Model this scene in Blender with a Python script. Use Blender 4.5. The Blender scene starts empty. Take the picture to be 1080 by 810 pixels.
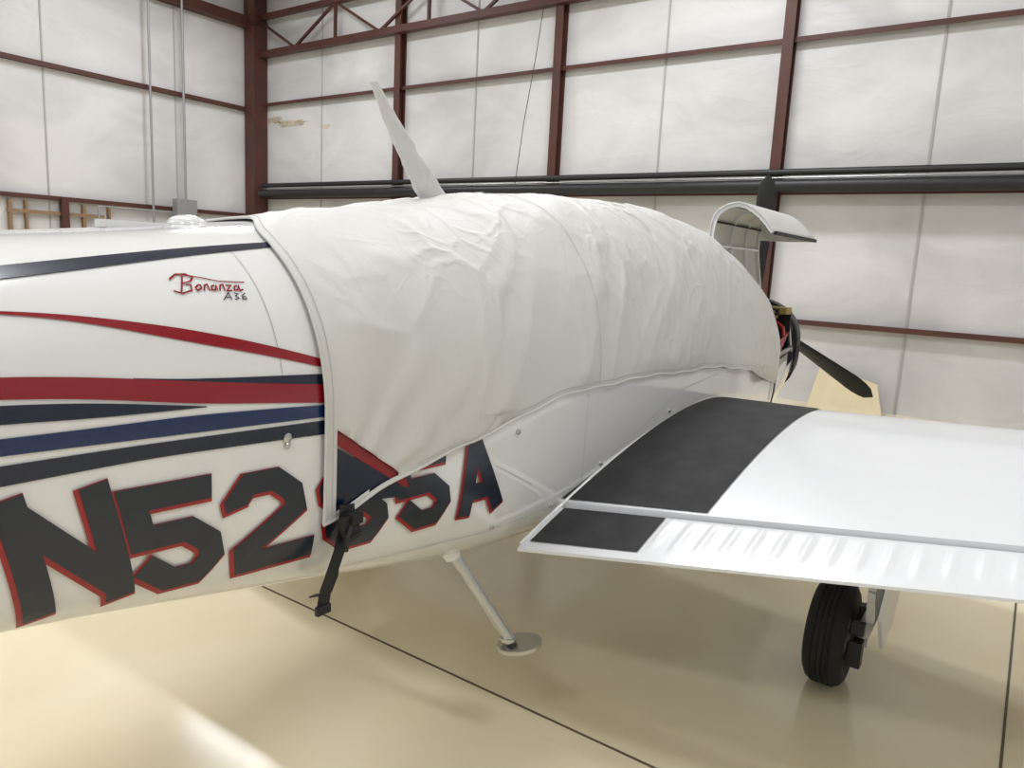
import bpy, math, bmesh
import numpy as np
from mathutils import Vector, Matrix, noise
R=math.radians
scene=bpy.context.scene
try:
    scene.view_settings.view_transform='Standard'
except Exception: pass

# ---------------------------------------------------------------- materials
def mat(name,col,rough=.5,metal=0,spec=.5,coat=0,bump=None,var=None,detail=4):
    m=bpy.data.materials.new(name);m.use_nodes=True
    nt=m.node_tree;b=nt.nodes["Principled BSDF"]
    b.inputs["Base Color"].default_value=(*col,1)
    b.inputs["Roughness"].default_value=rough
    b.inputs["Metallic"].default_value=metal
    b.inputs["Specular IOR Level"].default_value=spec
    b.inputs["Coat Weight"].default_value=coat
    b.inputs["Coat Roughness"].default_value=.05
    tc=nt.nodes.new("ShaderNodeTexCoord")
    if var:   # (scale, other colour, lo, hi)
        n=nt.nodes.new("ShaderNodeTexNoise");n.inputs["Scale"].default_value=var[0];n.inputs["Detail"].default_value=detail
        r=nt.nodes.new("ShaderNodeValToRGB")
        r.color_ramp.elements[0].position=var[2];r.color_ramp.elements[1].position=var[3]
        r.color_ramp.elements[0].color=(*col,1);r.color_ramp.elements[1].color=(*var[1],1)
        nt.links.new(tc.outputs["Object"],n.inputs["Vector"]);nt.links.new(n.outputs["Fac"],r.inputs["Fac"])
        nt.links.new(r.outputs["Color"],b.inputs["Base Color"])
    if bump:  # (scale, strength, distance)
        n=nt.nodes.new("ShaderNodeTexNoise");n.inputs["Scale"].default_value=bump[0];n.inputs["Detail"].default_value=5
        bp=nt.nodes.new("ShaderNodeBump");bp.inputs["Strength"].default_value=bump[1];bp.inputs["Distance"].default_value=bump[2]
        nt.links.new(tc.outputs["Object"],n.inputs["Vector"]);nt.links.new(n.outputs["Fac"],bp.inputs["Height"])
        nt.links.new(bp.outputs["Normal"],b.inputs["Normal"])
    return m
M={}
M['white']=mat("white_paint",(.78,.785,.785),.16,coat=1.0)
M['wingw']=mat("wing_white_paint",(.73,.74,.765),.3,coat=.3)
M['navy']=mat("navy_paint",(.004,.011,.033),.2,coat=.3)
M['blue']=mat("blue_paint",(.005,.021,.095),.2,coat=.3)
M['red']=mat("red_paint",(.25,.004,.013),.2,coat=.3)
M['redo']=mat("red_outline_paint",(.31,.012,.017),.3,coat=.2)
M['char']=mat("charcoal_paint",(.011,.017,.030),.3,coat=.2)
M['walk']=mat("wing_walk_grit",(.022,.022,.024),.85,bump=(400,.6,.002),var=(9,(.038,.038,.040),.35,.75))
M['hem']=mat("cover_hem",(.63,.625,.61),.65,spec=.35)
M['black']=mat("black_webbing",(.008,.008,.009),.6)
M['rubber']=mat("tyre_rubber",(.012,.012,.012),.75,bump=(60,.2,.002))
M['steel']=mat("brushed_steel",(.55,.55,.54),.3,metal=1)
M['dark']=mat("dark_metal",(.03,.03,.032),.45,metal=.5,bump=(30,.3,.005))
M['gold']=mat("engine_baffle_gold",(.35,.25,.08),.5,metal=.4)
M['prop']=mat("propeller_black",(.010,.010,.011),.45)
M['inner']=mat("cowl_inner",(.60,.60,.585),.5,bump=(25,.2,.004))
M['line']=mat("panel_line",(.42,.42,.43),.5)
M['rust']=mat("red_oxide_steel",(.085,.026,.018),.55,var=(2,(.06,.02,.015),.3,.7))
M['pipe']=mat("black_duct",(.010,.011,.013),.45)
M['grey']=mat("grey_metal",(.30,.31,.32),.45,metal=.3)
M['wood']=mat("plywood",(.66,.57,.38),.6,var=(6,(.62,.53,.35),.3,.7))
M['timber']=mat("timber",(.25,.16,.09),.6)
M['seam']=mat("insulation_seam",(.40,.39,.38),.5)
M['stitch']=mat("cover_stitching",(.47,.465,.45),.7)
M['joint']=mat("floor_joint",(.13,.105,.07),.8)
M['stain']=mat("water_stain",(.38,.31,.21),.6,var=(5,(.55,.50,.42),.35,.6))

def covermat():
    m=mat("cover_fabric",(.625,.62,.605),.55,spec=.45)
    nt=m.node_tree;b=nt.nodes["Principled BSDF"];tc=[n for n in nt.nodes if n.type=='TEX_COORD'][0];L=nt.links.new
    w=nt.nodes.new("ShaderNodeTexNoise");w.inputs["Scale"].default_value=3.;w.inputs["Detail"].default_value=3
    add=nt.nodes.new("ShaderNodeVectorMath");add.operation='MULTIPLY_ADD';add.inputs[1].default_value=(.22,.22,.22)
    L(tc.outputs["Object"],w.inputs["Vector"]);L(w.outputs["Color"],add.inputs[0]);L(tc.outputs["Object"],add.inputs[2])
    hs=[]
    for sc,rot,st,k in ((2.8,.5,(1,1,.5),1.0),(5.5,-.6,(1,1,.45),.5),(11.,.2,(1,1,.8),.15)):
        mp=nt.nodes.new("ShaderNodeMapping");mp.inputs["Rotation"].default_value=(0,rot,0);mp.inputs["Scale"].default_value=st
        vo=nt.nodes.new("ShaderNodeTexVoronoi");vo.feature='DISTANCE_TO_EDGE';vo.inputs["Scale"].default_value=sc
        mr=nt.nodes.new("ShaderNodeMapRange");mr.interpolation_type='SMOOTHSTEP';mr.inputs["From Max"].default_value=.11;mr.inputs["To Min"].default_value=k;mr.inputs["To Max"].default_value=0
        L(add.outputs[0],mp.inputs[0]);L(mp.outputs[0],vo.inputs["Vector"]);L(vo.outputs["Distance"],mr.inputs[0]);hs.append(mr)
    s1=nt.nodes.new("ShaderNodeMath");s2=nt.nodes.new("ShaderNodeMath");L(hs[0].outputs[0],s1.inputs[0]);L(hs[1].outputs[0],s1.inputs[1]);L(s1.outputs[0],s2.inputs[0]);L(hs[2].outputs[0],s2.inputs[1])
    n=nt.nodes.new("ShaderNodeTexNoise");n.inputs["Scale"].default_value=1.9;n.inputs["Detail"].default_value=2
    mr=nt.nodes.new("ShaderNodeMapRange");mr.inputs["From Min"].default_value=.40;mr.inputs["From Max"].default_value=.62
    mu=nt.nodes.new("ShaderNodeMath");mu.operation='MULTIPLY'
    L(tc.outputs["Object"],n.inputs["Vector"]);L(n.outputs["Fac"],mr.inputs[0]);L(mr.outputs[0],mu.inputs[0]);L(s2.outputs[0],mu.inputs[1])
    bp=nt.nodes.new("ShaderNodeBump");bp.inputs["Strength"].default_value=.6;bp.inputs["Distance"].default_value=.008
    L(mu.outputs[0],bp.inputs["Height"]);L(bp.outputs[0],b.inputs["Normal"])
    return m
M['cover']=covermat()

def wallmat(name,axis):
    m=mat(name,(.7,.7,.7),.40,spec=.4)
    nt=m.node_tree;b=nt.nodes["Principled BSDF"];tc=[n for n in nt.nodes if n.type=='TEX_COORD'][0]
    mp=nt.nodes.new("ShaderNodeMapping");mp.inputs["Scale"].default_value=(1,1,1.8)
    n=nt.nodes.new("ShaderNodeTexNoise");n.inputs["Scale"].default_value=.5;n.inputs["Detail"].default_value=5;n.inputs["Distortion"].default_value=.6
    r=nt.nodes.new("ShaderNodeValToRGB")
    r.color_ramp.elements[0].position=.3;r.color_ramp.elements[1].position=.62
    r.color_ramp.elements[0].color=(.51,.505,.51,1);r.color_ramp.elements[1].color=(.68,.675,.68,1)
    L=nt.links.new
    L(tc.outputs["Object"],mp.inputs[0]);L(mp.outputs[0],n.inputs["Vector"]);L(n.outputs["Fac"],r.inputs[0]);L(r.outputs[0],b.inputs["Base Color"])
    n2=nt.nodes.new("ShaderNodeTexNoise");n2.inputs["Scale"].default_value=1.3;n2.inputs["Detail"].default_value=6;n2.inputs["Distortion"].default_value=.8
    bp=nt.nodes.new("ShaderNodeBump");bp.inputs["Strength"].default_value=.28;bp.inputs["Distance"].default_value=.06
    L(mp.outputs[0],n2.inputs["Vector"]);L(n2.outputs["Fac"],bp.inputs["Height"]);L(bp.outputs[0],b.inputs["Normal"])
    return m
M['wall']=wallmat("wall_insulation",0)
def floormat():
    m=mat("epoxy_floor",(.7,.6,.4),.2,spec=.55)
    nt=m.node_tree;b=nt.nodes["Principled BSDF"];tc=[n for n in nt.nodes if n.type=='TEX_COORD'][0]
    n=nt.nodes.new("ShaderNodeTexNoise");n.inputs["Scale"].default_value=.9;n.inputs["Detail"].default_value=6;n.inputs["Distortion"].default_value=.8
    r=nt.nodes.new("ShaderNodeValToRGB")
    r.color_ramp.elements[0].position=.3;r.color_ramp.elements[1].position=.7
    r.color_ramp.elements[0].color=(.79,.685,.475,1);r.color_ramp.elements[1].color=(.87,.79,.60,1)
    n3=nt.nodes.new("ShaderNodeTexNoise");n3.inputs["Scale"].default_value=3;n3.inputs["Detail"].default_value=6
    r3=nt.nodes.new("ShaderNodeMapRange");r3.inputs["To Min"].default_value=.07;r3.inputs["To Max"].default_value=.24
    L=nt.links.new
    L(tc.outputs["Object"],n.inputs["Vector"]);L(n.outputs["Fac"],r.inputs[0]);L(r.outputs[0],b.inputs["Base Color"])
    L(tc.outputs["Object"],n3.inputs["Vector"]);L(n3.outputs["Fac"],r3.inputs[0]);L(r3.outputs[0],b.inputs["Roughness"])
    return m
M['floor']=floormat()

# ---------------------------------------------------------------- helpers
def link(o,parent=None):
    scene.collection.objects.link(o)
    if parent: o.parent=parent
    return o
def empty(name):
    o=bpy.data.objects.new(name,None);o.empty_display_size=.2;return link(o)
def mk(name,v,fc,m,parent=None,smooth=True,recalc=False):
    me=bpy.data.meshes.new(name);me.from_pydata([tuple(p) for p in v],[],[tuple(q) for q in fc]);me.update()
    if recalc:
        bm=bmesh.new();bm.from_mesh(me);bmesh.ops.recalc_face_normals(bm,faces=bm.faces);bm.to_mesh(me);bm.free()
    ms=m if isinstance(m,list) else [m]
    for q in ms: me.materials.append(q)
    if smooth: me.polygons.foreach_set("use_smooth",[True]*len(me.polygons))
    return link(bpy.data.objects.new(name,me),parent)
def grid(P):   # P array (n,m,3) -> verts, faces
    n,m=P.shape[:2];v=P.reshape(-1,3)
    fc=[(i*m+j,i*m+j+1,(i+1)*m+j+1,(i+1)*m+j) for i in range(n-1) for j in range(m-1)]
    return v.tolist(),fc
class Acc:
    def __init__(s): s.v=[];s.f=[]
    def add(s,v,f):
        k=len(s.v);s.v+= [tuple(p) for p in v];s.f+=[tuple(i+k for i in q) for q in f]
    def box(s,c,d,rot=None):
        x,y,z=[q/2 for q in d]
        vs=[Vector((a,b,e)) for a in(-x,x) for b in(-y,y) for e in(-z,z)]
        if rot is not None: vs=[rot@p for p in vs]
        vs=[p+Vector(c) for p in vs]
        s.add(vs,[(0,1,3,2),(4,6,7,5),(0,4,5,1),(2,3,7,6),(0,2,6,4),(1,5,7,3)])
    def beam(s,a,b,w,h,up=(0,0,1)):
        a=Vector(a);b=Vector(b);d=(b-a);l=d.length;d.normalize();u=Vector(up)
        if abs(d.dot(u))>.98:u=Vector((1,0,0))
        r=d.cross(u).normalized();u=r.cross(d).normalized()
        vs=[]
        for q in(a,b):
            for i,j in((-1,-1),(1,-1),(1,1),(-1,1)): vs.append(q+r*i*w/2+u*j*h/2)
        s.add(vs,[(3,2,1,0),(4,5,6,7),(0,1,5,4),(1,2,6,5),(2,3,7,6),(3,0,4,7)])
    def tube(s,pts,rad,n=16,cap=True):
        pts=[Vector(p) for p in pts];rs=rad if isinstance(rad,(list,tuple)) else [rad]*len(pts)
        k=len(s.v);prev=None
        for i,p in enumerate(pts):
            d=(pts[min(i+1,len(pts)-1)]-pts[max(i-1,0)]).normalized()
            u=Vector((0,0,1)) if abs(d.z)<.9 else Vector((1,0,0))
            if prev is not None: u=prev
            r=d.cross(u).normalized();u2=r.cross(d).normalized();prev=u2
            for j in range(n):
                t=2*math.pi*j/n;s.v.append(tuple(p+r*math.cos(t)*rs[i]+u2*math.sin(t)*rs[i]))
        for i in range(len(pts)-1):
            for j in range(n):
                a=k+i*n+j;b=k+i*n+(j+1)%n;s.f.append((a,b,b+n,a+n))
        if cap:
            s.f.append(tuple(k+j for j in range(n))[::-1]);s.f.append(tuple(k+(len(pts)-1)*n+j for j in range(n)))
    def lathe(s,prof,c,axis='y',n=48):   # prof: (along, radius)
        k=len(s.v);c=Vector(c)
        for a,r in prof:
            for j in range(n):
                t=2*math.pi*j/n;p,q=r*math.cos(t),r*math.sin(t)
                o=Vector((p,a,q)) if axis=='y' else (Vector((a,p,q)) if axis=='x' else Vector((p,q,a)))
                s.v.append(tuple(c+o))
        for i in range(len(prof)-1):
            for j in range(n):
                a=k+i*n+j;b=k+i*n+(j+1)%n;s.f.append((a,b,b+n,a+n))
    def make(s,name,m,parent=None,smooth=False,bevel=0):
        o=mk(name,s.v,s.f,m,parent,smooth,recalc=True)
        if bevel:
            b=o.modifiers.new("bev","BEVEL");b.width=bevel;b.segments=2;b.limit_method='ANGLE'
        if smooth:
            e=o.modifiers.new("es","EDGE_SPLIT");e.split_angle=R(40)
        return o
def herm_table(T):
    xs=T[:,0];G=np.array([np.gradient(T[:,k],xs) for k in range(1,T.shape[1])])
    cache={}
    def f(x):
        q=cache.get(x)
        if q is not None: return q
        i=int(min(max(np.searchsorted(xs,x)-1,0),len(xs)-2));h=xs[i+1]-xs[i];u=min(max((x-xs[i])/h,0),1)
        a=2*u**3-3*u*u+1;b=(u**3-2*u*u+u)*h;c=-2*u**3+3*u*u;d=(u**3-u*u)*h
        q=[float(a*T[i,k]+b*G[k-1,i]+c*T[i+1,k]+d*G[k-1,i+1]) for k in range(1,T.shape[1])]
        if len(cache)<200000: cache[x]=q
        return q
    return f

# ---------------------------------------------------------------- fuselage surface
ST=np.array([  # x zb zt hw zm
[-3.6,1.22,1.50,.08,1.36],
[-2.0,1.10,1.59,.22,1.36],
[-0.5,.98,1.65,.34,1.34],
[.58,.865,1.698,.43,1.30],
[1.3,.755,1.768,.51,1.25],
[1.95,.645,1.855,.57,1.20],
[2.8,.60,1.97,.60,1.15],
[3.9,.58,2.00,.60,1.12],
[4.4,.59,1.86,.59,1.12],
[4.8,.62,1.66,.57,1.12],
[5.3,.68,1.55,.53,1.12],
[6.12,.88,1.50,.43,1.17]])
NU,NL=2.35,4.6
st=herm_table(ST)
def side(x,z,e=0,stf=st,nu=NU):
    zb,zt,hw,zm=stf(x);zb-=e;zt+=e;hw+=e
    if z>zm: r=(z-zm)/(zt-zm);n=nu
    else: r=(zm-z)/(zm-zb);n=NL
    if r>=1: return 0
    return -hw*(1-r**n)**(1/n)
def sec(x,ph,e=0,stf=st,nu=NU):
    zb,zt,hw,zm=stf(x);zb-=e;zt+=e;hw+=e
    c,s=math.cos(ph),math.sin(ph);n=nu if s>=0 else NL
    y=-hw*math.copysign(abs(c)**(2/n),c);z=zm+((zt-zm) if s>=0 else (zm-zb))*math.copysign(abs(s)**(2/n),s)
    return (x,y,z)

plane=empty("airplane")
NA=128
xs=np.concatenate([np.arange(-3.6,6.12,.05),[6.12]])
v=[];fc=[]
for x in xs:
    for j in range(NA): v.append(sec(float(x),2*math.pi*j/NA-math.pi/2))
for i in range(len(xs)-1):
    for j in range(NA):
        a=i*NA+j;b=i*NA+(j+1)%NA
        cx=(xs[i]+xs[i+1])/2;cy=(v[a][1]+v[b][1])/2;cz=(v[a][2]+v[b][2])/2
        if 4.85<cx<5.93 and cz>1.08 and cy<-.10: continue   # open cowl door hole
        fc.append((a,b,b+NA,a+NA))
fc.append(tuple(range(NA)))
mk("fuselage",v,fc,M['white'],plane)
prof=[(6.12,0),(6.16,.015),(6.19,.05),(6.20,.11),(6.195,.2)]
pv=[];n=64
for x,d in prof:
    sc=1-d/.4
    for j in range(n):
        p=sec(6.12,2*math.pi*j/n-math.pi/2,e=.004);pv.append((x,p[1]*sc,1.2+(p[2]-1.2)*sc+ (d*.5)))
pf=[(i*n+j,i*n+(j+1)%n,(i+1)*n+(j+1)%n,(i+1)*n+j) for i in range(len(prof)-1) for j in range(n)]
pf.append(tuple(range((len(prof)-1)*n,len(prof)*n)))
mk("nose_bowl",pv,pf,M['white'],plane)
rv=[];rn=64
for x in (5.92,5.98,6.05,6.13):
    for j in range(rn): rv.append(sec(min(x,6.12),2*math.pi*j/rn-math.pi/2,e=.005))
o=mk("nose_bowl_band",rv,[(i*rn+j,i*rn+(j+1)%rn,(i+1)*rn+(j+1)%rn,(i+1)*rn+j) for i in range(3) for j in range(rn)],M['prop'],plane)
o.modifiers.new("s","SOLIDIFY").thickness=.012

# engine
A=Acc()
A.box((5.4,0,1.22),(.72,.34,.30))
A.tube([(5.05,-.05,1.30),(5.7,-.05,1.30)],.16)
for xx in (5.14,5.38,5.62):
    for sgn in (-1,1):
        for q in range(9):
            A.lathe([(0,.001),(0,.105),(.008,.105),(.008,.001)],(xx,sgn*(.17+q*.019),1.24),n=20)
        A.box((xx,sgn*.36,1.24),(.15,.05,.14))
A.tube([(5.72,0,1.25),(6.2,0,1.38)],[.12,.08])
A.box((4.9,0,1.1),(.02,.9,.7))
A.box((5.88,-.22,1.28),(.02,.40,.30));A.box((5.78,-.30,1.42),(.16,.14,.05))
A.make("engine",M['dark'],plane,bevel=.006)
A=Acc();
for xx in (5.14,5.38,5.62): A.tube([(xx,-.34,1.33),(xx,-.24,1.43),(xx+.03,-.08,1.46)],.022,12)
A.tube([(5.0,-.22,1.48),(5.85,-.22,1.455)],.03,14);A.box((5.55,-.32,1.40),(.5,.05,.06));A.box((5.80,-.34,1.43),(.14,.16,.05))
A.make("engine_intake_tubes",M['gold'],plane,smooth=True)
A=Acc();A.tube([(5.6,-.43,1.15),(5.7,-.43,1.22),(5.76,-.40,1.3),(5.8,-.25,1.40)],.016,10);A.tube([(5.45,-.45,1.2),(5.65,-.45,1.24),(5.9,-.40,1.26)],.011,10)
A.make("engine_hose",M['redo'],plane,smooth=True)
A=Acc();A.tube([(5.05,-.46,1.16),(5.3,-.48,1.12),(5.9,-.44,1.15)],.018,10);A.tube([(5.9,-.44,1.12),(5.91,-.40,1.33),(5.91,-.2,1.47)],.014,10)
A.make("cowl_frame_tube",M['steel'],plane,smooth=True)

# open cowl door
arc=np.array([(-.16,1.52),(-.14,1.66),(-.115,1.81),(-.105,1.95),(-.13,2.07),(-.21,2.13),(-.31,2.14),(-.43,2.07),(-.54,1.95)])
arcf=herm_table(np.column_stack([np.arange(9.),arc]))
def arcp(t): return tuple(arcf(float(t)*8))
X=np.linspace(4.86,5.87,14);T=np.linspace(0,1,30)
P=np.array([[(x,)+arcp(t) for t in T] for x in X]);vv,ff=grid(P)
capT=np.linspace(.375,1,20);k=len(vv)
for d,sc in ((0,1.),(.03,.93),(.045,.75),(.05,.4),(.05,.02)):
    for t in capT:
        y,z=arcp(t);vv.append((5.87+d,-.31+(y+.31)*sc,1.945+(z-1.945)*sc))
n=len(capT);ff=list(ff)+[(k+i*n+j,k+i*n+j+1,k+(i+1)*n+j+1,k+(i+1)*n+j) for i in range(4) for j in range(n-1)]
o=mk("cowl_door_skin",vv,ff,M['inner'],plane)
sm=o.modifiers.new("s","SOLIDIFY");sm.thickness=.012;sm.offset=0
def off(t,d):
    y,z=arcp(t);y2,z2=arcp(min(t+.01,1));y1,z1=arcp(max(t-.01,0));ty,tz=y2-y1,z2-z1;l=math.hypot(ty,tz)
    ny,nz=-tz/l,ty/l
    if (ny*(-.35-y)+nz*(1.85-z))<0: ny,nz=-ny,-nz
    return y+ny*d,z+nz*d
A=Acc()
for x in (4.88,5.25,5.55,5.85):
    pts=[(x,)+off(t,.014) for t in np.linspace(.02,.98,20)]
    for a,b in zip(pts[:-1],pts[1:]): A.beam(a,b,.022,.014,up=(1,0,0))
for t in (.03,.3,.62,.97):
    y,z=off(t,.014);A.beam((4.88,y,z),(5.85,y,z),.02,.014)
A.make("cowl_door_ribs",M['white'],plane)
A=Acc()
for x in (5.1,5.4,5.7):
    y,z=off(.93,.03);A.box((x,y,z),(.05,.03,.03))
y,z=off(.995,.0);A.beam((4.86,y,z),(5.87,y,z),.018,.022)
y,z=off(.45,.02);A.beam((4.88,y,z),(5.85,y,z),.012,.012)
A.make("cowl_door_latches",M['dark'],plane)

# propeller
HZ=1.36
def blade(ang):
    L_=1.14;rs=np.linspace(.08,L_,22);P=[]
    d=Vector((0,math.cos(ang),math.sin(ang)));t=Vector((0,-math.sin(ang),math.cos(ang)))
    for r in rs:
        q=r/L_;ch=.055+.095*math.sin(min(q*1.25,1)*math.pi/2) if q<.8 else .15*math.sqrt(max(1-((q-.8)/.2)**2.2,0))+.004
        th=.05*(1-q)+.008;tw=R(62-45*q);ring=[]
        cd=t*math.cos(tw)+Vector((1,0,0))*math.sin(tw);nd=-t*math.sin(tw)+Vector((1,0,0))*math.cos(tw)
        for j in range(16):
            a=2*math.pi*j/16;ring.append(Vector((6.32,0,HZ))+d*r+cd*math.cos(a)*ch/2+nd*math.sin(a)*th/2)
        P.append(ring)
    v=[p for rg in P for p in rg];n=16
    f=[(i*n+j,i*n+(j+1)%n,(i+1)*n+(j+1)%n,(i+1)*n+j) for i in range(len(P)-1) for j in range(n)]
    f.append(tuple((len(P)-1)*n+j for j in range(n)));return v,f
A=Acc()
for a in (R(90),R(-30),R(210)): A.add(*blade(a))
A.make("propeller_blades",M['prop'],plane,smooth=True)
A=Acc();A.lathe([(-.12,.15),(-.02,.155),(.1,.135),(.2,.095),(.28,.05),(.33,.001)],(6.32,0,HZ),'x');A.make("propeller_spinner",M['white'],plane,smooth=True)

# ---------------------------------------------------------------- painted decals on the fuselage skin
def decal(name,P2,m,e=.003):
    A=Acc()
    for G in P2:
        G=np.asarray(G);Q=np.zeros(G.shape[:2]+(3,))
        for i in range(G.shape[0]):
            for j in range(G.shape[1]):
                x,z=float(G[i,j][0]),float(G[i,j][1]);Q[i,j]=(x,side(x,z,e),z)
        A.add(*grid(Q))
    return A.make(name,m,plane,smooth=False)
def band(U,L,n=110,k=5,sm=3):
    U=np.array(U);L=np.array(L);x0=max(U[0,0],L[0,0]);x1=min(U[-1,0],L[-1,0])
    X=np.linspace(x0,x1,n)
    def smooth(T):
        q=np.interp(X,T[:,0],T[:,1])
        for _ in range(60 if sm else 0):
            q[1:-1]=.25*q[:-2]+.5*q[1:-1]+.25*q[2:]
        return q
    a_=smooth(U);b_=smooth(L);G=np.zeros((n,k,2))
    for i,x in enumerate(X):
        a,b=a_[i],b_[i]
        if a<b+.0008:a=b+.0008
        for j in range(k): G[i,j]=(x,a+(b-a)*j/(k-1))
    return G
decal("stripe_navy_upper",[band([(-1.5,1.50),(.3,1.597),(.63,1.640),(.81,1.664),(1.04,1.694),(1.32,1.722)],[(-1.5,1.46),(.3,1.572),(.62,1.616),(.80,1.640),(1.02,1.676),(1.32,1.712)])],M['navy'])
decal("stripe_red_upper",[band([(.45,1.563),(.59,1.558),(.69,1.551),(.81,1.535),(.94,1.513),(1.09,1.478),(1.24,1.436),(1.32,1.41)],[(.45,1.561),(.59,1.552),(.69,1.541),(.80,1.518),(.93,1.487),(1.09,1.451),(1.24,1.414),(1.32,1.39)])],M['red'])
R2U=[(-.2,1.463),(.57,1.441),(.73,1.427),(.92,1.401),(1.24,1.366),(1.32,1.358)]
decal("stripe_red_lower",[band(R2U,[(-.2,1.424),(.56,1.401),(.73,1.383),(.91,1.352),(1.23,1.321),(1.32,1.31)])],M['red'],e=.0035)
decal("stripe_navy_wedge",[band([(.80,1.418),(.9,1.408),(1.03,1.401),(1.24,1.392),(1.32,1.388)],[(.80,1.41),(.92,1.395),(1.24,1.36),(1.32,1.35)])],M['navy'],e=.0025)
decal("stripe_navy_mid",[band([(-.2,1.41),(.56,1.389),(.72,1.376),(.95,1.343)],[(-.2,1.365),(.56,1.353),(.72,1.344),(.95,1.341)])],M['navy'])
decal("stripe_blue",[band([(-.2,1.33),(.56,1.326),(.72,1.324),(.91,1.327),(1.23,1.314),(1.32,1.308)],[(-.2,1.30),(.55,1.293),(.81,1.288),(1.24,1.281),(1.32,1.279)])],M['blue'])
decal("stripe_navy_lower",[band([(-.2,1.27),(.55,1.274),(.81,1.276),(1.24,1.272),(1.32,1.27)],[(-.2,1.22),(.55,1.234),(.81,1.244),(1.24,1.236),(1.32,1.233)])],M['navy'])
decal("stripe_red_sweep",[band([(1.26,1.262),(1.28,1.250),(1.42,1.150),(1.52,1.080),(1.54,1.05)],[(1.26,1.22),(1.28,1.208),(1.42,1.112),(1.52,1.045),(1.54,1.035)],sm=0)],M['red'],e=.0085)
decal("stripe_navy_sweep",[band([(1.26,1.215),(1.36,1.150),(1.46,1.085),(1.54,1.03)],[(1.26,1.03),(1.36,1.03),(1.46,1.02),(1.54,1.01)],sm=0)],M['navy'],e=.008)

def stroke(pts,w,closed=False,step=.02,k=5):
    p=[np.array(q,float) for q in pts]
    if closed:p=p+[p[0]]
    n=len(p);off=[]
    for i in range(n):
        if closed and i in(0,n-1): d0=p[-1]-p[-2];d1=p[1]-p[0]
        else:
            d0=p[i]-p[i-1] if i>0 else p[1]-p[0];d1=p[i+1]-p[i] if i<n-1 else p[-1]-p[-2]
        d0=d0/np.linalg.norm(d0);d1=d1/np.linalg.norm(d1)
        n0=np.array([-d0[1],d0[0]]);n1=np.array([-d1[1],d1[0]]);m=n0+n1;m=m/np.linalg.norm(m);off.append(m*(w/2)/max(m.dot(n0),.4))
    out=[]
    for i in range(n-1):
        s=max(2,int(np.linalg.norm(p[i+1]-p[i])/step)+1);G=np.zeros((s,k,2))
        for a in range(s):
            t=a/(s-1)
            for b in range(k):
                q=-1+2*b/(k-1);G[a,b]=(p[i]+off[i]*q)*(1-t)+(p[i+1]+off[i+1]*q)*t
        out.append(G)
    return out
s_=.064
def glyph(ch,w,h,s):
    l,r,b,t=s/2,w-s/2,s/2,h-s/2;m=h/2;c=.04
    if ch=='N': return [([(l,0),(l,h)],0),([(r,0),(r,h)],0),([(l,h-s*.55),(r,s*.55)],0)]
    if ch=='5': return [([(w,t),(l,t),(l,m+.012),(r-c,m+.012),(r,m+.012-c),(r,b+c),(r-c,b),(l+c,b),(l-.01,b+c+.012)],0)]
    if ch=='2': return [([(l,t-c-.015),(l,t-c),(l+c,t),(r-c,t),(r,t-c),(r,m+.02),(l,b+.035),(l,b),(w,b)],0)]
    if ch=='8': return [([(l+c,m),(l,m+c),(l,t-c),(l+c,t),(r-c,t),(r,t-c),(r,m+c),(r-c,m)],1),([(l+c,m),(l,m-c),(l,b+c),(l+c,b),(r-c,b),(r,b+c),(r,m-c),(r-c,m)],1)]
    if ch=='A': return [([(l-.005,0),(w/2-.004,h-.01),],0),([(w/2+.004,h-.01),(r+.005,0)],0),([(l+.03,h*.3),(r-.03,h*.3)],0)]
letters=[('N',.585,.215),('5',.802,.205),('2',1.025,.215),('8',1.28,.215),('5',1.53,.21),('A',1.765,.215)]
fill=[];outl=[]
for ch,x0,w in letters:
    zb=np.interp(x0+w/2,[.6,.9,1.3,2.0],[.943,.918,.897,.882]);h=np.interp(x0+w/2,[.6,1.3,2.0],[.275,.268,.245])
    sh=.22
    for pts,cl in glyph(ch,w,h,s_):
        def T(q,dx=0,dz=0): return (x0+q[0]-(q[1])*sh+dx,zb+q[1]+dz)
        fill+=stroke([T(q) for q in pts],s_-.008,cl)
        if cl: p2=pts
        else:
            p2=[np.array(q,float) for q in pts];d=p2[0]-p2[1];p2[0]=p2[0]+d/np.linalg.norm(d)*.005;d=p2[-1]-p2[-2];p2[-1]=p2[-1]+d/np.linalg.norm(d)*.005
        outl+=stroke([T(q,-.004,-.004) for q in p2],s_+.003,cl)
decal("registration_outline",outl,M['redo'],e=.0055)
decal("registration_letters",fill,M['char'],e=.007)

# script logo
def lg(pts): return [(.935+px*.138+pz*.012,1.592+pz*.038) for px,pz in pts]
lo=[]
for pts in ([(.12,-.05),(.16,.5),(.2,1.05)],[(-.03,.72),(.08,1.0),(.26,1.05),(.36,.85),(.30,.62),(.16,.52),(.30,.42),(.30,.12),(.14,-.06),(.0,.08)],
    [(.42,.42),(.37,.28),(.40,.1),(.47,.25),(.46,.42),(.42,.42)],[(.51,.1),(.53,.42),(.58,.46),(.60,.12)],
    [(.70,.42),(.65,.36),(.64,.16),(.70,.14),(.73,.42),(.74,.12)],[(.78,.1),(.80,.42),(.85,.46),(.87,.12)],[(.90,.42),(.99,.42),(.90,.1),(1.0,.12)],
    [(1.10,.42),(1.05,.36),(1.04,.16),(1.10,.14),(1.13,.42),(1.14,.10),(1.2,.2)]):
    lo+=stroke(lg(pts),.0034,False,.01,3)
lo+=stroke(lg([(.1,1.05),(.5,.86),(.8,.66),(1.25,.62)]),.0024,False,.01,3)
decal("script_logo",lo,M['red'],e=.003)
la=[]
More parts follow.
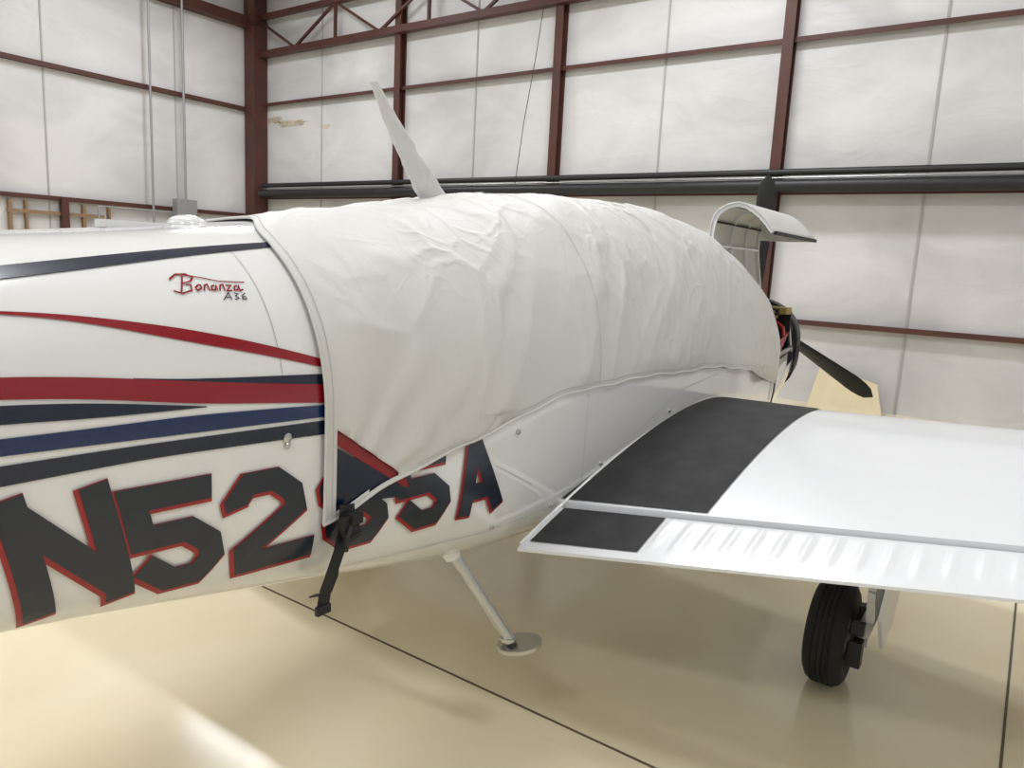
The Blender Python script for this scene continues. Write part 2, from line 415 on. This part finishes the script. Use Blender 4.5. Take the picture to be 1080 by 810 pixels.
for pts in ([(.82,-.45),(.92,.0),(.97,-.45)],[(.86,-.28),(.96,-.28)],[(1.02,-.03),(1.09,-.08),(1.04,-.2),(1.1,-.34),(1.02,-.42)],[(1.22,-.03),(1.16,-.2),(1.17,-.4),(1.24,-.38),(1.22,-.24),(1.16,-.26)]):
    la+=stroke(lg(pts),.0022,False,.01,3)
decal("script_logo_number",la,M['char'],e=.003)

# panel lines, rivets, vents
pl=[]
for pts in ([(2.48,1.23),(2.48,.80)],[(1.28,.83),(1.95,.79),(2.5,.80)],[(1.14,1.70),(1.145,1.4)],
            [(1.93,1.03),(2.14,.92)],[(3.4,1.22),(3.4,1.02)],[(2.7,.93),(3.4,1.13),(3.9,1.16)]):
    pl+=stroke(pts,.0018,False,.03,3)
decal("panel_lines",pl,M['line'],e=.002)
A=Acc()
for x,z,rad in ((1.15,1.241,.012),(1.15,1.222,.008),(2.04,1.128,.010),(1.96,.80,.009),(2.30,.80,.008),(2.62,.905,.009),(3.25,1.04,.01)):
    y=side(x,z);A.lathe([(.002,rad),(-.006,rad),(-.009,rad*.6),(-.009,.0005)],(x,y,z),n=20)
A.make("fuselage_fasteners",M['steel'],plane,smooth=True)
A=Acc()
for i in range(20):
    z=.84+i*.02
    for x in (2.465,2.495):
        y=side(x,z);A.lathe([(.0,.0022),(-.0012,.0018),(-.0014,.0003)],(x,y,z),n=8)
A.make("rivets",M['white'],plane,smooth=True)
A=Acc()
A.lathe([(0,.055),(.012,.053),(.022,.045),(.03,.028),(.033,.001)],(1.20,0,1.748),'z');A.box((1.05,0,1.742),(.18,.05,.02))
A.make("roof_beacon_base",M['white'],plane,smooth=True)

# ---------------------------------------------------------------- cover
CS=np.array([
[1.0,.71,1.725,.48,1.27],[1.3,.755,1.760,.51,1.25],[1.95,.645,1.857,.57,1.20],[2.4,.61,1.932,.59,1.17],[2.8,.60,1.972,.60,1.15],[3.3,.59,1.995,.60,1.12],
[3.9,.58,1.995,.60,1.12],[4.3,.59,1.955,.595,1.12],[4.8,.62,1.83,.575,1.12],[5.0,.65,1.75,.555,1.12],[5.22,.68,1.58,.53,1.12],[5.6,.75,1.54,.46,1.12]])
cst=herm_table(CS)
ZBX=[1.25,1.33,1.45,1.59,1.82,2.06,2.35,2.71,3.17,3.91,4.4,4.72,5.0,5.32]
ZBZ=[1.00,1.018,1.058,1.093,1.145,1.19,1.232,1.238,1.226,1.196,1.13,1.055,.99,.95]
XF=5.17
def phib(x,zb):
    lo,hi=-math.pi/2,math.pi/2
    for _ in range(30):
        m=(lo+hi)/2
        if sec(x,m,.012,cst)[2]<zb: lo=m
        else: hi=m
    return lo
nz=noise.noise
def rg(v,p=2.0): return (1-min(abs(nz(v))*2.4,1))**p
def vor(v,wd):
    d=noise.voronoi(v)[0];return math.exp(-(d[1]-d[0])/wd)
def wr(x,s,y,z,q):
    sd=1 if y<0 else -1
    w1=nz(Vector((x*1.3,q*1.3,5)));w2=nz(Vector((x*1.3,q*1.3,9)))
    X_=x+.14*w1;Q=q+.14*w2
    a=rg(Vector((X_*1.3+Q*.9,Q*.5-X_*.25,sd*3)),1.5)
    b=rg(Vector((X_*3.2-Q*1.4,Q*1.1+X_*.5,7+sd)),2.2)
    c=vor(Vector((X_*2.0+Q*1.3,Q*1.5-X_*1.2,15+sd)),.085)
    e=vor(Vector((X_*4.6-Q*2.2,Q*2.2+X_*1.2,21+sd)),.11)
    g=rg(Vector((X_*9+Q*3,Q*2.6-X_*2,31+sd)),2)
    mid=math.exp(-((x-3.7)/1.1)**2)
    lw=min(max((q-.35)/.4,0),1);fl=rg(Vector((X_*2.1+Q*1.7,Q*.35,41+sd)),1.6)
    h=.012*a+.010*b*(.4+.6*mid)+.007*c*(1-.4*lw)+.004*e*(.25+.8*mid)*(1-.4*lw)+.002*g*(.1+mid)+.012*fl*lw
    dx,dz=x-1.28,z-1.02;r=math.hypot(dx,dz);an=math.atan2(dz,dx)
    h+=.004*math.sin(an*15+nz(Vector((r*3,an*2,0)))*2.5)*math.exp(-((r-.25)/.28)**2)
    return h-.004
NX,NS=380,210
P=np.zeros((NX,NS,3))
for i in range(NX):
    u=i/(NX-1);x=float(1.25+(XF-1.25)*u)
    pb=phib(x,float(np.interp(x,ZBX,ZBZ))+.004*math.sin(x*9)+.003*math.sin(x*23));
    edge=min(u/.03,(1-u)/.02,1)
    phs=np.linspace(pb,math.pi-pb,260);pts=np.array([sec(x,ph,.012,cst) for ph in phs])
    cl=np.concatenate([[0],np.cumsum(np.linalg.norm(np.diff(pts,axis=0),axis=1))]);Lt=cl[-1]
    pu=np.interp(np.linspace(0,Lt,NS),cl,phs)
    k=(1-u)**9
    for j in range(NS):
        s=j/(NS-1);ph=float(pu[j])
        p0=sec(x,ph,.012,cst)
        if k>.002:
            x2=x+.13*math.exp(-(p0[1]/.17)**2)*k;p0=sec(x2,ph,.012,cst);p1=sec(x2,ph,.062,cst)
        else: p1=sec(x,ph,.062,cst)
        d=Vector(p1)-Vector(p0);d.normalize()
        ed=max(0,min(edge,min(s,1-s)/.03,1))
        h=wr(x,s,p0[1],p0[2],abs(s-.5)*Lt)*(.2+.8*ed)
        P[i,j]=Vector(p0)+d*(max(h,-.004)+.002)
vv,ff=grid(P)
cov=mk("cover_fabric_shell",vv,ff,M['cover'],plane)
# open gap near the rear lower corner where the fabric is pulled aside
zl=lambda x:1.245-(x-1.285)*(1.245-1.085)/(1.505-1.285)
bm=bmesh.new();bm.from_mesh(cov.data)
def region(): 
    fs=[f for f in bm.faces if f.calc_center_median().y<-.3 and 1.26<f.calc_center_median().x<1.60 and f.calc_center_median().z<1.32]
    es={e for f in fs for e in f.edges};vs={q for f in fs for q in f.verts};return fs+list(es)+list(vs)
bmesh.ops.bisect_plane(bm,geom=region(),plane_co=(1.285,0,1.245),plane_no=Vector((.16,0,.22)).normalized())
bmesh.ops.bisect_plane(bm,geom=region(),plane_co=(1.285,0,1.2),plane_no=(1,0,0))
dl=[]
for f in bm.faces:
    c=f.calc_center_median()
    if c.y<-.3 and c.x>1.285 and c.x<1.56 and c.z<zl(c.x):
        zbt=float(np.interp(c.x,ZBX,ZBZ))
        if c.z>zbt+.016: dl.append(f)
bmesh.ops.delete(bm,geom=dl,context='FACES');bm.to_mesh(cov.data);bm.free()
cov.data.polygons.foreach_set("use_smooth",[True]*len(cov.data.polygons))
sm=cov.modifiers.new("s","SOLIDIFY");sm.thickness=.003;sm.offset=1
def hemtube(name,pts,r=.005,m=M['hem']):
    A=Acc();A.tube([Vector(p) for p in pts],r,8);A.make(name,m,plane,smooth=True)
hemtube("cover_hem_rear",[Vector(P[0,j])+Vector((.001,0,0)) for j in range(0,NS,2)],.0042)
hemtube("cover_hem_front",[P[-1,j] for j in range(0,NS,2)],.006)
hemtube("cover_hem_right",[P[i,0] for i in range(0,NX,2)],.005)
hemtube("cover_hem_left",[P[i,-1] for i in range(0,NX,2)],.005)
def seamline(name,pts,r=.0012):
    A=Acc();A.tube(pts,r,6);A.make(name,M['stitch'],plane,smooth=True)
def Pn(i,j,d=.0034):
    a=Vector(P[i,j]);t=Vector(P[min(i+1,NX-1),j])-Vector(P[max(i-1,0),j]);s=Vector(P[i,min(j+1,NS-1)])-Vector(P[i,max(j-1,0)])
    n=t.cross(s).normalized()
    if n.dot(a-Vector((a.x,0,1.3)))<0:n=-n
    return a+n*d
seamline("cover_seam_rear",[Pn(2,j) for j in range(0,NS)],.0009)
seamline("cover_seam_bottom",[Pn(i,2) for i in range(30,NX)],.0009)
seamline("cover_seam_mid",[Pn(124,j) for j in range(0,NS)],.0008)
# antenna in sleeve
A=Acc();n=24
base=Vector((2.275,0,1.87));tip=Vector((1.895,0,2.28))
for q in np.linspace(0,1,40):
    q=float(q);c=base.lerp(tip,q)+Vector((-.012*math.sin(q*3.1),0,0));ch=.066*(1-q)**1.0+.016;th_=.022*(1-q)+.009
    if q<.16: f_=(1-q/.16);ch+=.05*f_**2;th_+=.06*f_**2
    w=.004*nz(Vector((q*9,0,0)))
    for j in range(n):
        a=2*math.pi*j/n;r2=1+.25*nz(Vector((q*11,math.cos(a)*1.5,math.sin(a)*1.5)))
        A.v.append((c.x+math.cos(a)*ch*r2+w,c.y+math.sin(a)*th_*r2,c.z+(0 if q<.05 else math.cos(a)*ch*.25)))
for i in range(39):
    for j in range(n): A.f.append((i*n+j,i*n+(j+1)%n,(i+1)*n+(j+1)%n,(i+1)*n+j))
A.f.append(tuple(39*n+j for j in range(n)))
A.make("antenna_sleeve",M['cover'],plane,smooth=True)
# straps
def strap(name,pts,w=.03,t=.004,side_=Vector((1,0,0))):
    A=Acc()
    for a,b in zip(pts[:-1],pts[1:]): A.beam(a,b,t,w,up=side_)
    return A.make(name,M['black'],plane)
strap("cover_strap_tail",[(1.305,-.54,1.04),(1.29,-.55,.99),(1.272,-.555,.93),(1.25,-.55,.87),(1.232,-.545,.82),(1.222,-.545,.765)],.038)
strap("cover_strap_loop",[(1.32,-.54,1.04),(1.315,-.55,1.0),(1.30,-.54,.95),(1.285,-.53,.90),(1.28,-.524,.84),(1.275,-.505,.79),(1.27,-.45,.768)],.026)
A=Acc();A.box((1.298,-.562,.985),(.055,.022,.07),Matrix.Rotation(R(-12),3,'Y'));A.box((1.31,-.57,1.01),(.04,.024,.03));A.tube([(1.270,-.572,.950),(1.33,-.572,.965)],.007,8);A.box((1.224,-.547,.777),(.045,.014,.025));A.tube([(1.30,-.57,1.0),(1.27,-.585,.97),(1.275,-.575,.93)],.007,8)
A.make("cover_buckle",M['black'],plane,bevel=.004)
strap("cover_strap_nose",[(5.13,-.558,1.0),(5.13,-.555,.90),(5.13,-.54,.80),(5.13,-.48,.68),(5.13,-.3,.65),(5.13,0,.645)],.03)

# ---------------------------------------------------------------- wings
xTE=lambda a:2.04+.105*(a-.6)
xLE=lambda a:4.30-.10*(a-.6)
zTE=lambda a:.712+.147*(a-.6) if a<2.2 else .947+.12*(a-2.2)
zLE=lambda a:.855+.085*(a-.6)-.015*min(max((a-.7)/.5,0),1)
def yt(c,t): return 5*t*(.2969*math.sqrt(max(c,0))-.126*c-.3516*c*c+.2843*c**3-.1015*c**4)
def wz(a,c,up=True):
    ch=xLE(a)-xTE(a);t=max(.16-.02*(a-.6),.12)
    zc=zLE(a)+(zTE(a)-zLE(a))*c+.02*ch*math.sin(math.pi*min(c,1))
    return zc+(1 if up else -1)*(yt(c,t)*ch+ .002)
def wx(a,c): return xLE(a)-(xLE(a)-xTE(a))*c
HC=.862
def wing(sgn,tag):
    ys=np.concatenate([np.arange(.45,5.0,.12),[5.0,5.06,5.10]])
    cs=[(1-math.cos(math.pi*q))/2*HC for q in np.linspace(0,1,36)]
    v=[]
    for a in ys:
        k=1 if a<=5.0 else (.8 if a<5.08 else .35)
        for c in cs[::-1]:
            zm=(wz(a,c)+wz(a,c,False))/2;v.append((wx(a,c),sgn*a,zm+(wz(a,c)-zm)*k))
        for c in cs[1:]:
            zm=(wz(a,c)+wz(a,c,False))/2;v.append((wx(a,c),sgn*a,zm+(wz(a,c,False)-zm)*k))
    n=2*len(cs)-1;f=[]
    for i in range(len(ys)-1):
        for j in range(n): f.append((i*n+j,i*n+(j+1)%n,(i+1)*n+(j+1)%n,(i+1)*n+j))
    f.append(tuple(range((len(ys)-1)*n,len(ys)*n)));f.append(tuple(range(n)))
    o=mk("wing_"+tag,v,f,M['wingw'],plane,recalc=True)
    e=o.modifiers.new("es","EDGE_SPLIT");e.split_angle=R(35)
    ys=np.arange(.60,5.0,.0075);v=[];cs=np.concatenate([np.linspace(HC+.008,HC+.02,3),np.linspace(HC+.03,.985,7),[1.0]])
    for a in ys:
        ph=((a-1.0)%.075)/.075
        bd=.006*max(0,1-abs(ph-.5)*4) if a>1.02 else 0
        for q,c in enumerate(cs[::-1]):
            w=bd*min(1,max(0,(.97-c)/.02))*min(1,max(0,(c-HC-.018)/.02));r=-.016 if c<HC+.01 else (-.006 if c<HC+.017 else 0)
            v.append((wx(a,c),sgn*a,wz(a,c)+w+r))
        for c in cs: v.append((wx(a,c),sgn*a,wz(a,c,False)))
    n=2*len(cs);f=[]
    for i in range(len(ys)-1):
        for j in range(n): f.append((i*n+j,i*n+(j+1)%n,(i+1)*n+(j+1)%n,(i+1)*n+j))
    f.append(tuple(range((len(ys)-1)*n,len(ys)*n)));f.append(tuple(range(n)))
    o=mk("flap_"+tag,v,f,M['wingw'],plane,recalc=True)
    e=o.modifiers.new("es","EDGE_SPLIT");e.split_angle=R(50)
wing(-1,"right");wing(1,"left")
def wpatch(name,poly_c,m,e=.004,sgn=-1):
    c0,c1,ia,oa=poly_c;G=np.zeros((60,24,3))
    for i,c in enumerate(np.linspace(c0,c1,60)):
        for j in range(24):
            a=ia(c)+(oa(c)-ia(c))*j/23;G[i,j]=(wx(a,c),sgn*a,wz(a,c)+e)
    v,f=grid(G);return mk(name,v,f,m,plane)
wpatch("wing_walk_main",(.12,HC-.006,lambda c:.575,lambda c:1.13),M['walk'])
wpatch("wing_walk_flap",(HC+.022,.982,lambda c:.622,lambda c:1.01),M['walk'])
A=Acc();A.tube([(wx(.6,c),-.598,wz(.6,c)+.002) for c in np.linspace(.03,.99,30)],.007,10);A.make("wing_root_fillet",M['white'],plane,smooth=True)

# ---------------------------------------------------------------- step
A=Acc();A.tube([(1.87,-.44,.72),(1.99,-.625,.40)],.021,18);A.lathe([(0,.022),(.0,.03),(.012,.03),(.012,.022)],(1.985,-.617,.405),'z',20)
A.make("boarding_step_tube",M['steel'],plane,smooth=True)
A=Acc()
ring=[(math.cos(t)*.078,math.sin(t)*.055) for t in np.linspace(0,2*math.pi,33)[:-1]]
rot=Matrix.Rotation(R(-55),3,'Z')@Matrix.Rotation(R(8),3,'X')@Matrix.Rotation(R(-10),3,'Y')
for dz in (.382,.396):
    for p in ring: A.v.append(tuple(Vector((2.01,-.65,dz))+rot@Vector((p[0],p[1],0))))
n=32;A.f+=[(j,(j+1)%n,n+(j+1)%n,n+j) for j in range(n)]+[tuple(range(n)),tuple(range(n,2*n))]
A.make("boarding_step_pad",M['steel'],plane,smooth=True)
A=Acc();A.tube([(1.86,-.425,.75),(1.875,-.45,.69)],[.045,.028],16);A.make("boarding_step_fairing",M['white'],plane,smooth=True)

# ---------------------------------------------------------------- landing gear
def wheel(A_t,A_h,c,r,w):
    h=w/2
    pr=[(-h*.62,r*.52),(-h*.85,r*.58),(-h,r*.72),(-h*.97,r*.84),(-h*.8,r*.94),(-h*.55,r*.985)]
    for g in (-.4,-.13,.13,.4): pr+=[(h*(g-.07),r),(h*(g-.04),r*.975),(h*(g+.04),r*.975),(h*(g+.07),r)]
    pr+=[(h*.55,r*.985),(h*.8,r*.94),(h*.97,r*.84),(h,r*.72),(h*.85,r*.58),(h*.62,r*.52)]
    A_t.lathe(pr,c,'y',56)
    A_h.lathe([(-h*.62,r*.53),(-h*.5,r*.45),(-h*.3,r*.42),(-h*.35,r*.2),(-h*.7,r*.15),(-h*.7,.001)],c,'y',40)
    A_h.lathe([(h*.62,r*.53),(h*.5,r*.45),(h*.3,r*.42),(h*.35,r*.2),(h*.7,r*.15),(h*.7,.001)],c,'y',40)
T_=Acc();H_=Acc();S_=Acc();D_=Acc();B_=Acc()
for s in (-1,1):
    c=(3.23,s*1.43,.2215);wheel(T_,H_,c,.2215,.155)
    B_.lathe([(s*.085,.001),(s*.085,.105),(s*.097,.105),(s*.097,.001)],c,'y',36)
    for q in range(8):
        a=q*math.pi/4;B_.tube([(c[0]+.075*math.cos(a),s*1.52,c[2]+.075*math.sin(a)),(c[0]+.075*math.cos(a),s*1.55,c[2]+.075*math.sin(a))],.010,8)
    B_.box((3.14,s*1.54,.20),(.06,.05,.11));B_.box((3.25,s*1.55,.33),(.05,.06,.07));B_.box((3.13,s*1.54,.31),(.04,.05,.05))
    S_.tube([(3.23,s*1.54,.22),(3.25,s*1.575,.38),(3.27,s*1.575,.80)],[.026,.032,.04],16)
    S_.tube([(3.23,s*1.44,.22),(3.23,s*1.57,.22)],.025,14)
    S_.beam((3.16,s*1.575,.34),(3.12,s*1.575,.48),.03,.02);S_.beam((3.12,s*1.575,.48),(3.2,s*1.575,.62),.03,.02)
    q6=[(2.98,.84),(3.5,.84),(3.46,.42),(3.36,.27),(3.14,.25),(3.0,.42)]
    D_.add([(x,s*(1.675 if z>.5 else 1.635),z) for x,z in q6]+[(x,s*(1.66 if z>.5 else 1.62),z) for x,z in q6],
           [(0,1,2,3,4,5),(11,10,9,8,7,6)]+[(i,(i+1)%6,6+(i+1)%6,6+i) for i in range(6)])
c=(5.45,0,.19);wheel(T_,H_,c,.19,.13)
S_.tube([(5.45,-.09,.19),(5.43,-.09,.42),(5.43,.09,.42),(5.45,.09,.19)],.018,12);S_.tube([(5.43,0,.42),(5.38,0,.85)],.03,16)
T_.make("tyres",M['rubber'],plane,smooth=True);H_.make("wheel_hubs",M['grey'],plane,smooth=True);S_.make("gear_struts",M['white'],plane,smooth=True)
D_.make("gear_doors",M['wingw'],plane);B_.make("brakes",M['dark'],plane,bevel=.003)

# tail surfaces
def fin(name,pts,th,axis):
    A=Acc();n=len(pts)
    for s in (-1,1):
        for p in pts:
            A.v.append((p[0],s*th,p[1]) if axis=='y' else (p[0],p[1],p[2]+s*th))
    A.f+=[tuple(range(n)),tuple(range(n,2*n))]+[(i,(i+1)%n,n+(i+1)%n,n+i) for i in range(n)]
    A.make(name,M['white'],plane,bevel=.012)
fin("tail_fin",[(-1.9,1.55),(-2.5,1.75),(-3.3,2.75),(-3.7,2.75),(-3.75,1.4),(-3.2,1.35)],.035,'y')
fin("tailplane",[(-2.5,0,1.45),(-3.1,-1.75,1.45),(-3.7,-1.75,1.45),(-3.6,0,1.45),(-3.7,1.75,1.45),(-3.1,1.75,1.45)],.03,'z')

# ---------------------------------------------------------------- hangar
XW,YW=10.5,12.5;XR,YR=-9.0,-9.0;HT=7.2
def slab(name,c,d,m):
    A=Acc();A.box(c,d);return A.make(name,m)
slab("floor",((XW+XR)/2,(YW+YR)/2,-.1),(XW-XR+.6,YW-YR+.6,.2),M['floor'])
slab("ceiling",((XW+XR)/2,(YW+YR)/2,HT+.1),(XW-XR+.6,YW-YR+.6,.2),M['wall'])
slab("wall_front",(XW+.1,(YW+YR)/2,HT/2),(.2,YW-YR,HT),M['wall'])
slab("wall_left",((XW+XR)/2,YW+.1,HT/2),(XW-XR,.2,HT),M['wall'])
slab("wall_right",((XW+XR)/2,YR-.1,HT/2),(XW-XR,.2,HT),M['wall'])
slab("wall_rear",(XR-.1,(YW+YR)/2,HT/2),(.2,YW-YR,HT),M['wall'])
cols=[8.17,4.72,1.18,-2.4,-5.95]
A=Acc()
for y in cols:
    A.box((XW-.02,y,HT/2),(.03,.14,HT));A.box((XW-.09,y,HT/2),(.14,.02,HT));A.box((XW-.16,y,HT/2),(.02,.14,HT))
A.make("steel_column",M['rust'])
A=Acc();A.box((XW-.2,YW-.22,HT/2),(.34,.32,HT));A.make("steel_corner_column",M['rust'],bevel=.01)
A=Acc()
for z in (1.10,2.80,4.73):
    A.box((XW-.05,(YW+YR)/2,z),(.10,YW-YR,.02));A.box((XW-.10,(YW+YR)/2,z-.025),(.012,YW-YR,.06))
A.box((XW-.16,(YW+YR)/2,5.70),(.14,YW-YR,.12))
A.make("wall_girt",M['rust'])
A=Acc()
for z in (4.60,2.38): A.box(((XW+XR)/2,YW-.06,z),(XW-XR,.12,.075))
A.box(((XW+XR)/2,YW-.12,6.33),(XW-XR,.24,.20))
for x in (6.4,2.4,-1.6): A.box((x,YW-.1,1.2),(.12,.12,2.4))
A.make("wall_girt.001",M['rust'])
A=Acc()
for x,w in ((5.55,.05),(5.8,.04),(6.75,.05),(7.2,.04),(9.0,.05)): A.box((x,YW-.05,1.15),(w,.08,2.3))
A.box((6.3,YW-.07,2.12),(1.6,.05,.06))
A.make("trim_timber_studs",M['timber'])
A=Acc()
A.beam((XW-.2,YW,6.42),(XW-.2,4.75,6.42),.10,.10)
yy=np.arange(12.2,4.7,-1.2)
for i,y in enumerate(yy[:-1]):
    a,b=(5.72,6.4) if i%2 else (6.4,5.72);A.beam((XW-.2,y,a),(XW-.2,y-1.2,b),.045,.045)
for y in yy[::2]: A.beam((XW-.2,y,5.72),(XW-.2,y,6.4),.05,.05)
A.beam((XW-.3,YW-.3,6.3),(6,7,7.1),.12,.12)
A.make("roof_truss",M['rust'])
A=Acc()
for y in [10.4]+[(a+b)/2 for a,b in zip(cols[:-1],cols[1:])]:
    A.box((XW-.006,y,HT/2),(.012,.028,HT))
for x in (8.6,6.2,3.8,1.4): A.box((x,YW-.006,HT/2),(.028,.012,HT))
A.make("trim_insulation_seam",M['seam'])
A=Acc()
def blob(y0,y1,z0,z1,seed):
    n=40;k=len(A.v);A.v.append((XW-.004,(y0+y1)/2,(z0+z1)/2))
    for i in range(n):
        t=2*math.pi*i/n;r=.75+.5*nz(Vector((math.cos(t)*2,math.sin(t)*2,seed)))+.25*nz(Vector((math.cos(t)*7,math.sin(t)*7,seed)))
        A.v.append((XW-.004,(y0+y1)/2+(y1-y0)/2*r*math.cos(t),(z0+z1)/2+(z1-z0)/2*r*math.sin(t)))
    for i in range(n): A.f.append((k,k+1+i,k+1+(i+1)%n))
blob(10.75,11.95,4.22,4.38,1.);blob(10.1,10.5,4.12,4.24,4.);blob(11.6,12.2,4.3,4.5,9.)
A.make("trim_wall_stain",M['stain'])
A=Acc();A.tube([(XW-.28,YW-.5,2.84),(XW-.28,YR+.1,2.84)],.085,20);A.tube([(XW-.24,YW-.5,3.02),(XW-.24,YR+.1,3.02)],.045,16)
A.make("wall_duct",M['pipe'],smooth=True)
A=Acc();A.tube([(XW-.24,YW-.5,2.95),(XW-.24,YR+.1,2.95)],.014,10);A.make("wall_conduit",M['steel'],smooth=True)
A=Acc();A.tube([(XW-.20,5.0,5.64),(XW-.25,5.08,4.8),(XW-.3,5.2,3.9),(XW-.28,5.33,2.93)],.006,8);A.make("hanging_cable",M['dark'],smooth=True)
eb=empty("electrical_box")
A=Acc();A.box((8.53,YW-.38,2.36),(.42,.2,.42));A.make("enclosure",M['grey'],eb,bevel=.015)
A=Acc();yc=YW-.30
A.tube([(8.6,yc,2.5),(8.6,yc,HT-.01)],.024,12);A.tube([(7.93,yc,0.0),(7.93,yc,HT-.01)],.022,12);A.tube([(8.6,yc,2.2),(8.6,yc,.0)],.024,12);A.tube([(8.4,yc,2.3),(6.9,yc,2.3),(6.9,yc,.0)],.02,12)
A.make("conduits",M['grey'],eb,smooth=True)
A=Acc();A.v=[(9.95,.35,.0),(9.98,-.55,.0),(10.3,-.40,.38),(10.28,.30,.56),(9.97,.35,0.0),(10.0,-.55,.0),(10.32,-.40,.38),(10.30,.30,.56)]
A.f=[(0,1,2,3),(7,6,5,4),(0,4,5,1),(1,5,6,2),(2,6,7,3),(3,7,4,0)];A.make("plywood_board",M['wood'])
A=Acc();A.box((2.22,1.75,.001),(.010,21,.003));A.box((.75,-2.07,.001),(19,.010,.003));A.box((7.0,1.75,.001),(.010,21,.003));A.box((.75,3.5,.001),(19,.010,.003))
A.make("trim_floor_joint",M['joint'])
LS=.575
def lamp(x,y,e,sx=.6,sy=2.6,col=(.955,.975,1)):
    l=bpy.data.lights.new("ceiling_lamp","AREA");l.shape='RECTANGLE';l.size=sx;l.size_y=sy;l.energy=e*LS;l.color=col
    o=link(bpy.data.objects.new("ceiling_lamp",l));o.location=(x,y,HT-.25)
for x,y,e in ((7.5,9,360),(7.5,2,380),(7.5,-5,240),(1.5,7.5,400),(1.5,1.2,300),(1.0,-5.0,230),(-4.5,6,330),(-4.5,-2,280)): lamp(x,y,e)
w=bpy.data.worlds.new("w");scene.world=w;w.use_nodes=True
w.node_tree.nodes["Background"].inputs[0].default_value=(.9,.95,1,1);w.node_tree.nodes["Background"].inputs[1].default_value=.3
l=bpy.data.lights.new("rear_fill_light","AREA");l.shape='RECTANGLE';l.size=9;l.size_y=4;l.energy=190*LS;l.color=(.93,.97,1)  # added cool fill lamp inside the closed rear wall; no door is modelled
o=link(bpy.data.objects.new("rear_fill_light",l));o.location=(-8.7,-1,2.6);o.rotation_euler=(0,R(-90),0)

# ---------------------------------------------------------------- camera
th=R(9.4);ro=R(2.9);ps=R(35)
F=Vector((math.cos(ps)*math.cos(th),math.sin(ps)*math.cos(th),-math.sin(th)))
Rt=Vector((math.sin(ps),-math.cos(ps),0));U=Rt.cross(F)
cx=math.cos(ro)*Rt+math.sin(ro)*U;cy=-math.sin(ro)*Rt+math.cos(ro)*U
cd=bpy.data.cameras.new("camera");cd.lens=785/1080*36;cd.sensor_width=36;cd.clip_start=.05;cd.clip_end=100
cam=link(bpy.data.objects.new("camera",cd))
m=Matrix.Identity(4)
for i in range(3): m[i][0]=cx[i];m[i][1]=cy[i];m[i][2]=-F[i]
m[0][3],m[1][3],m[2][3]=0,-1.97,1.7
cam.matrix_world=m;scene.camera=cam
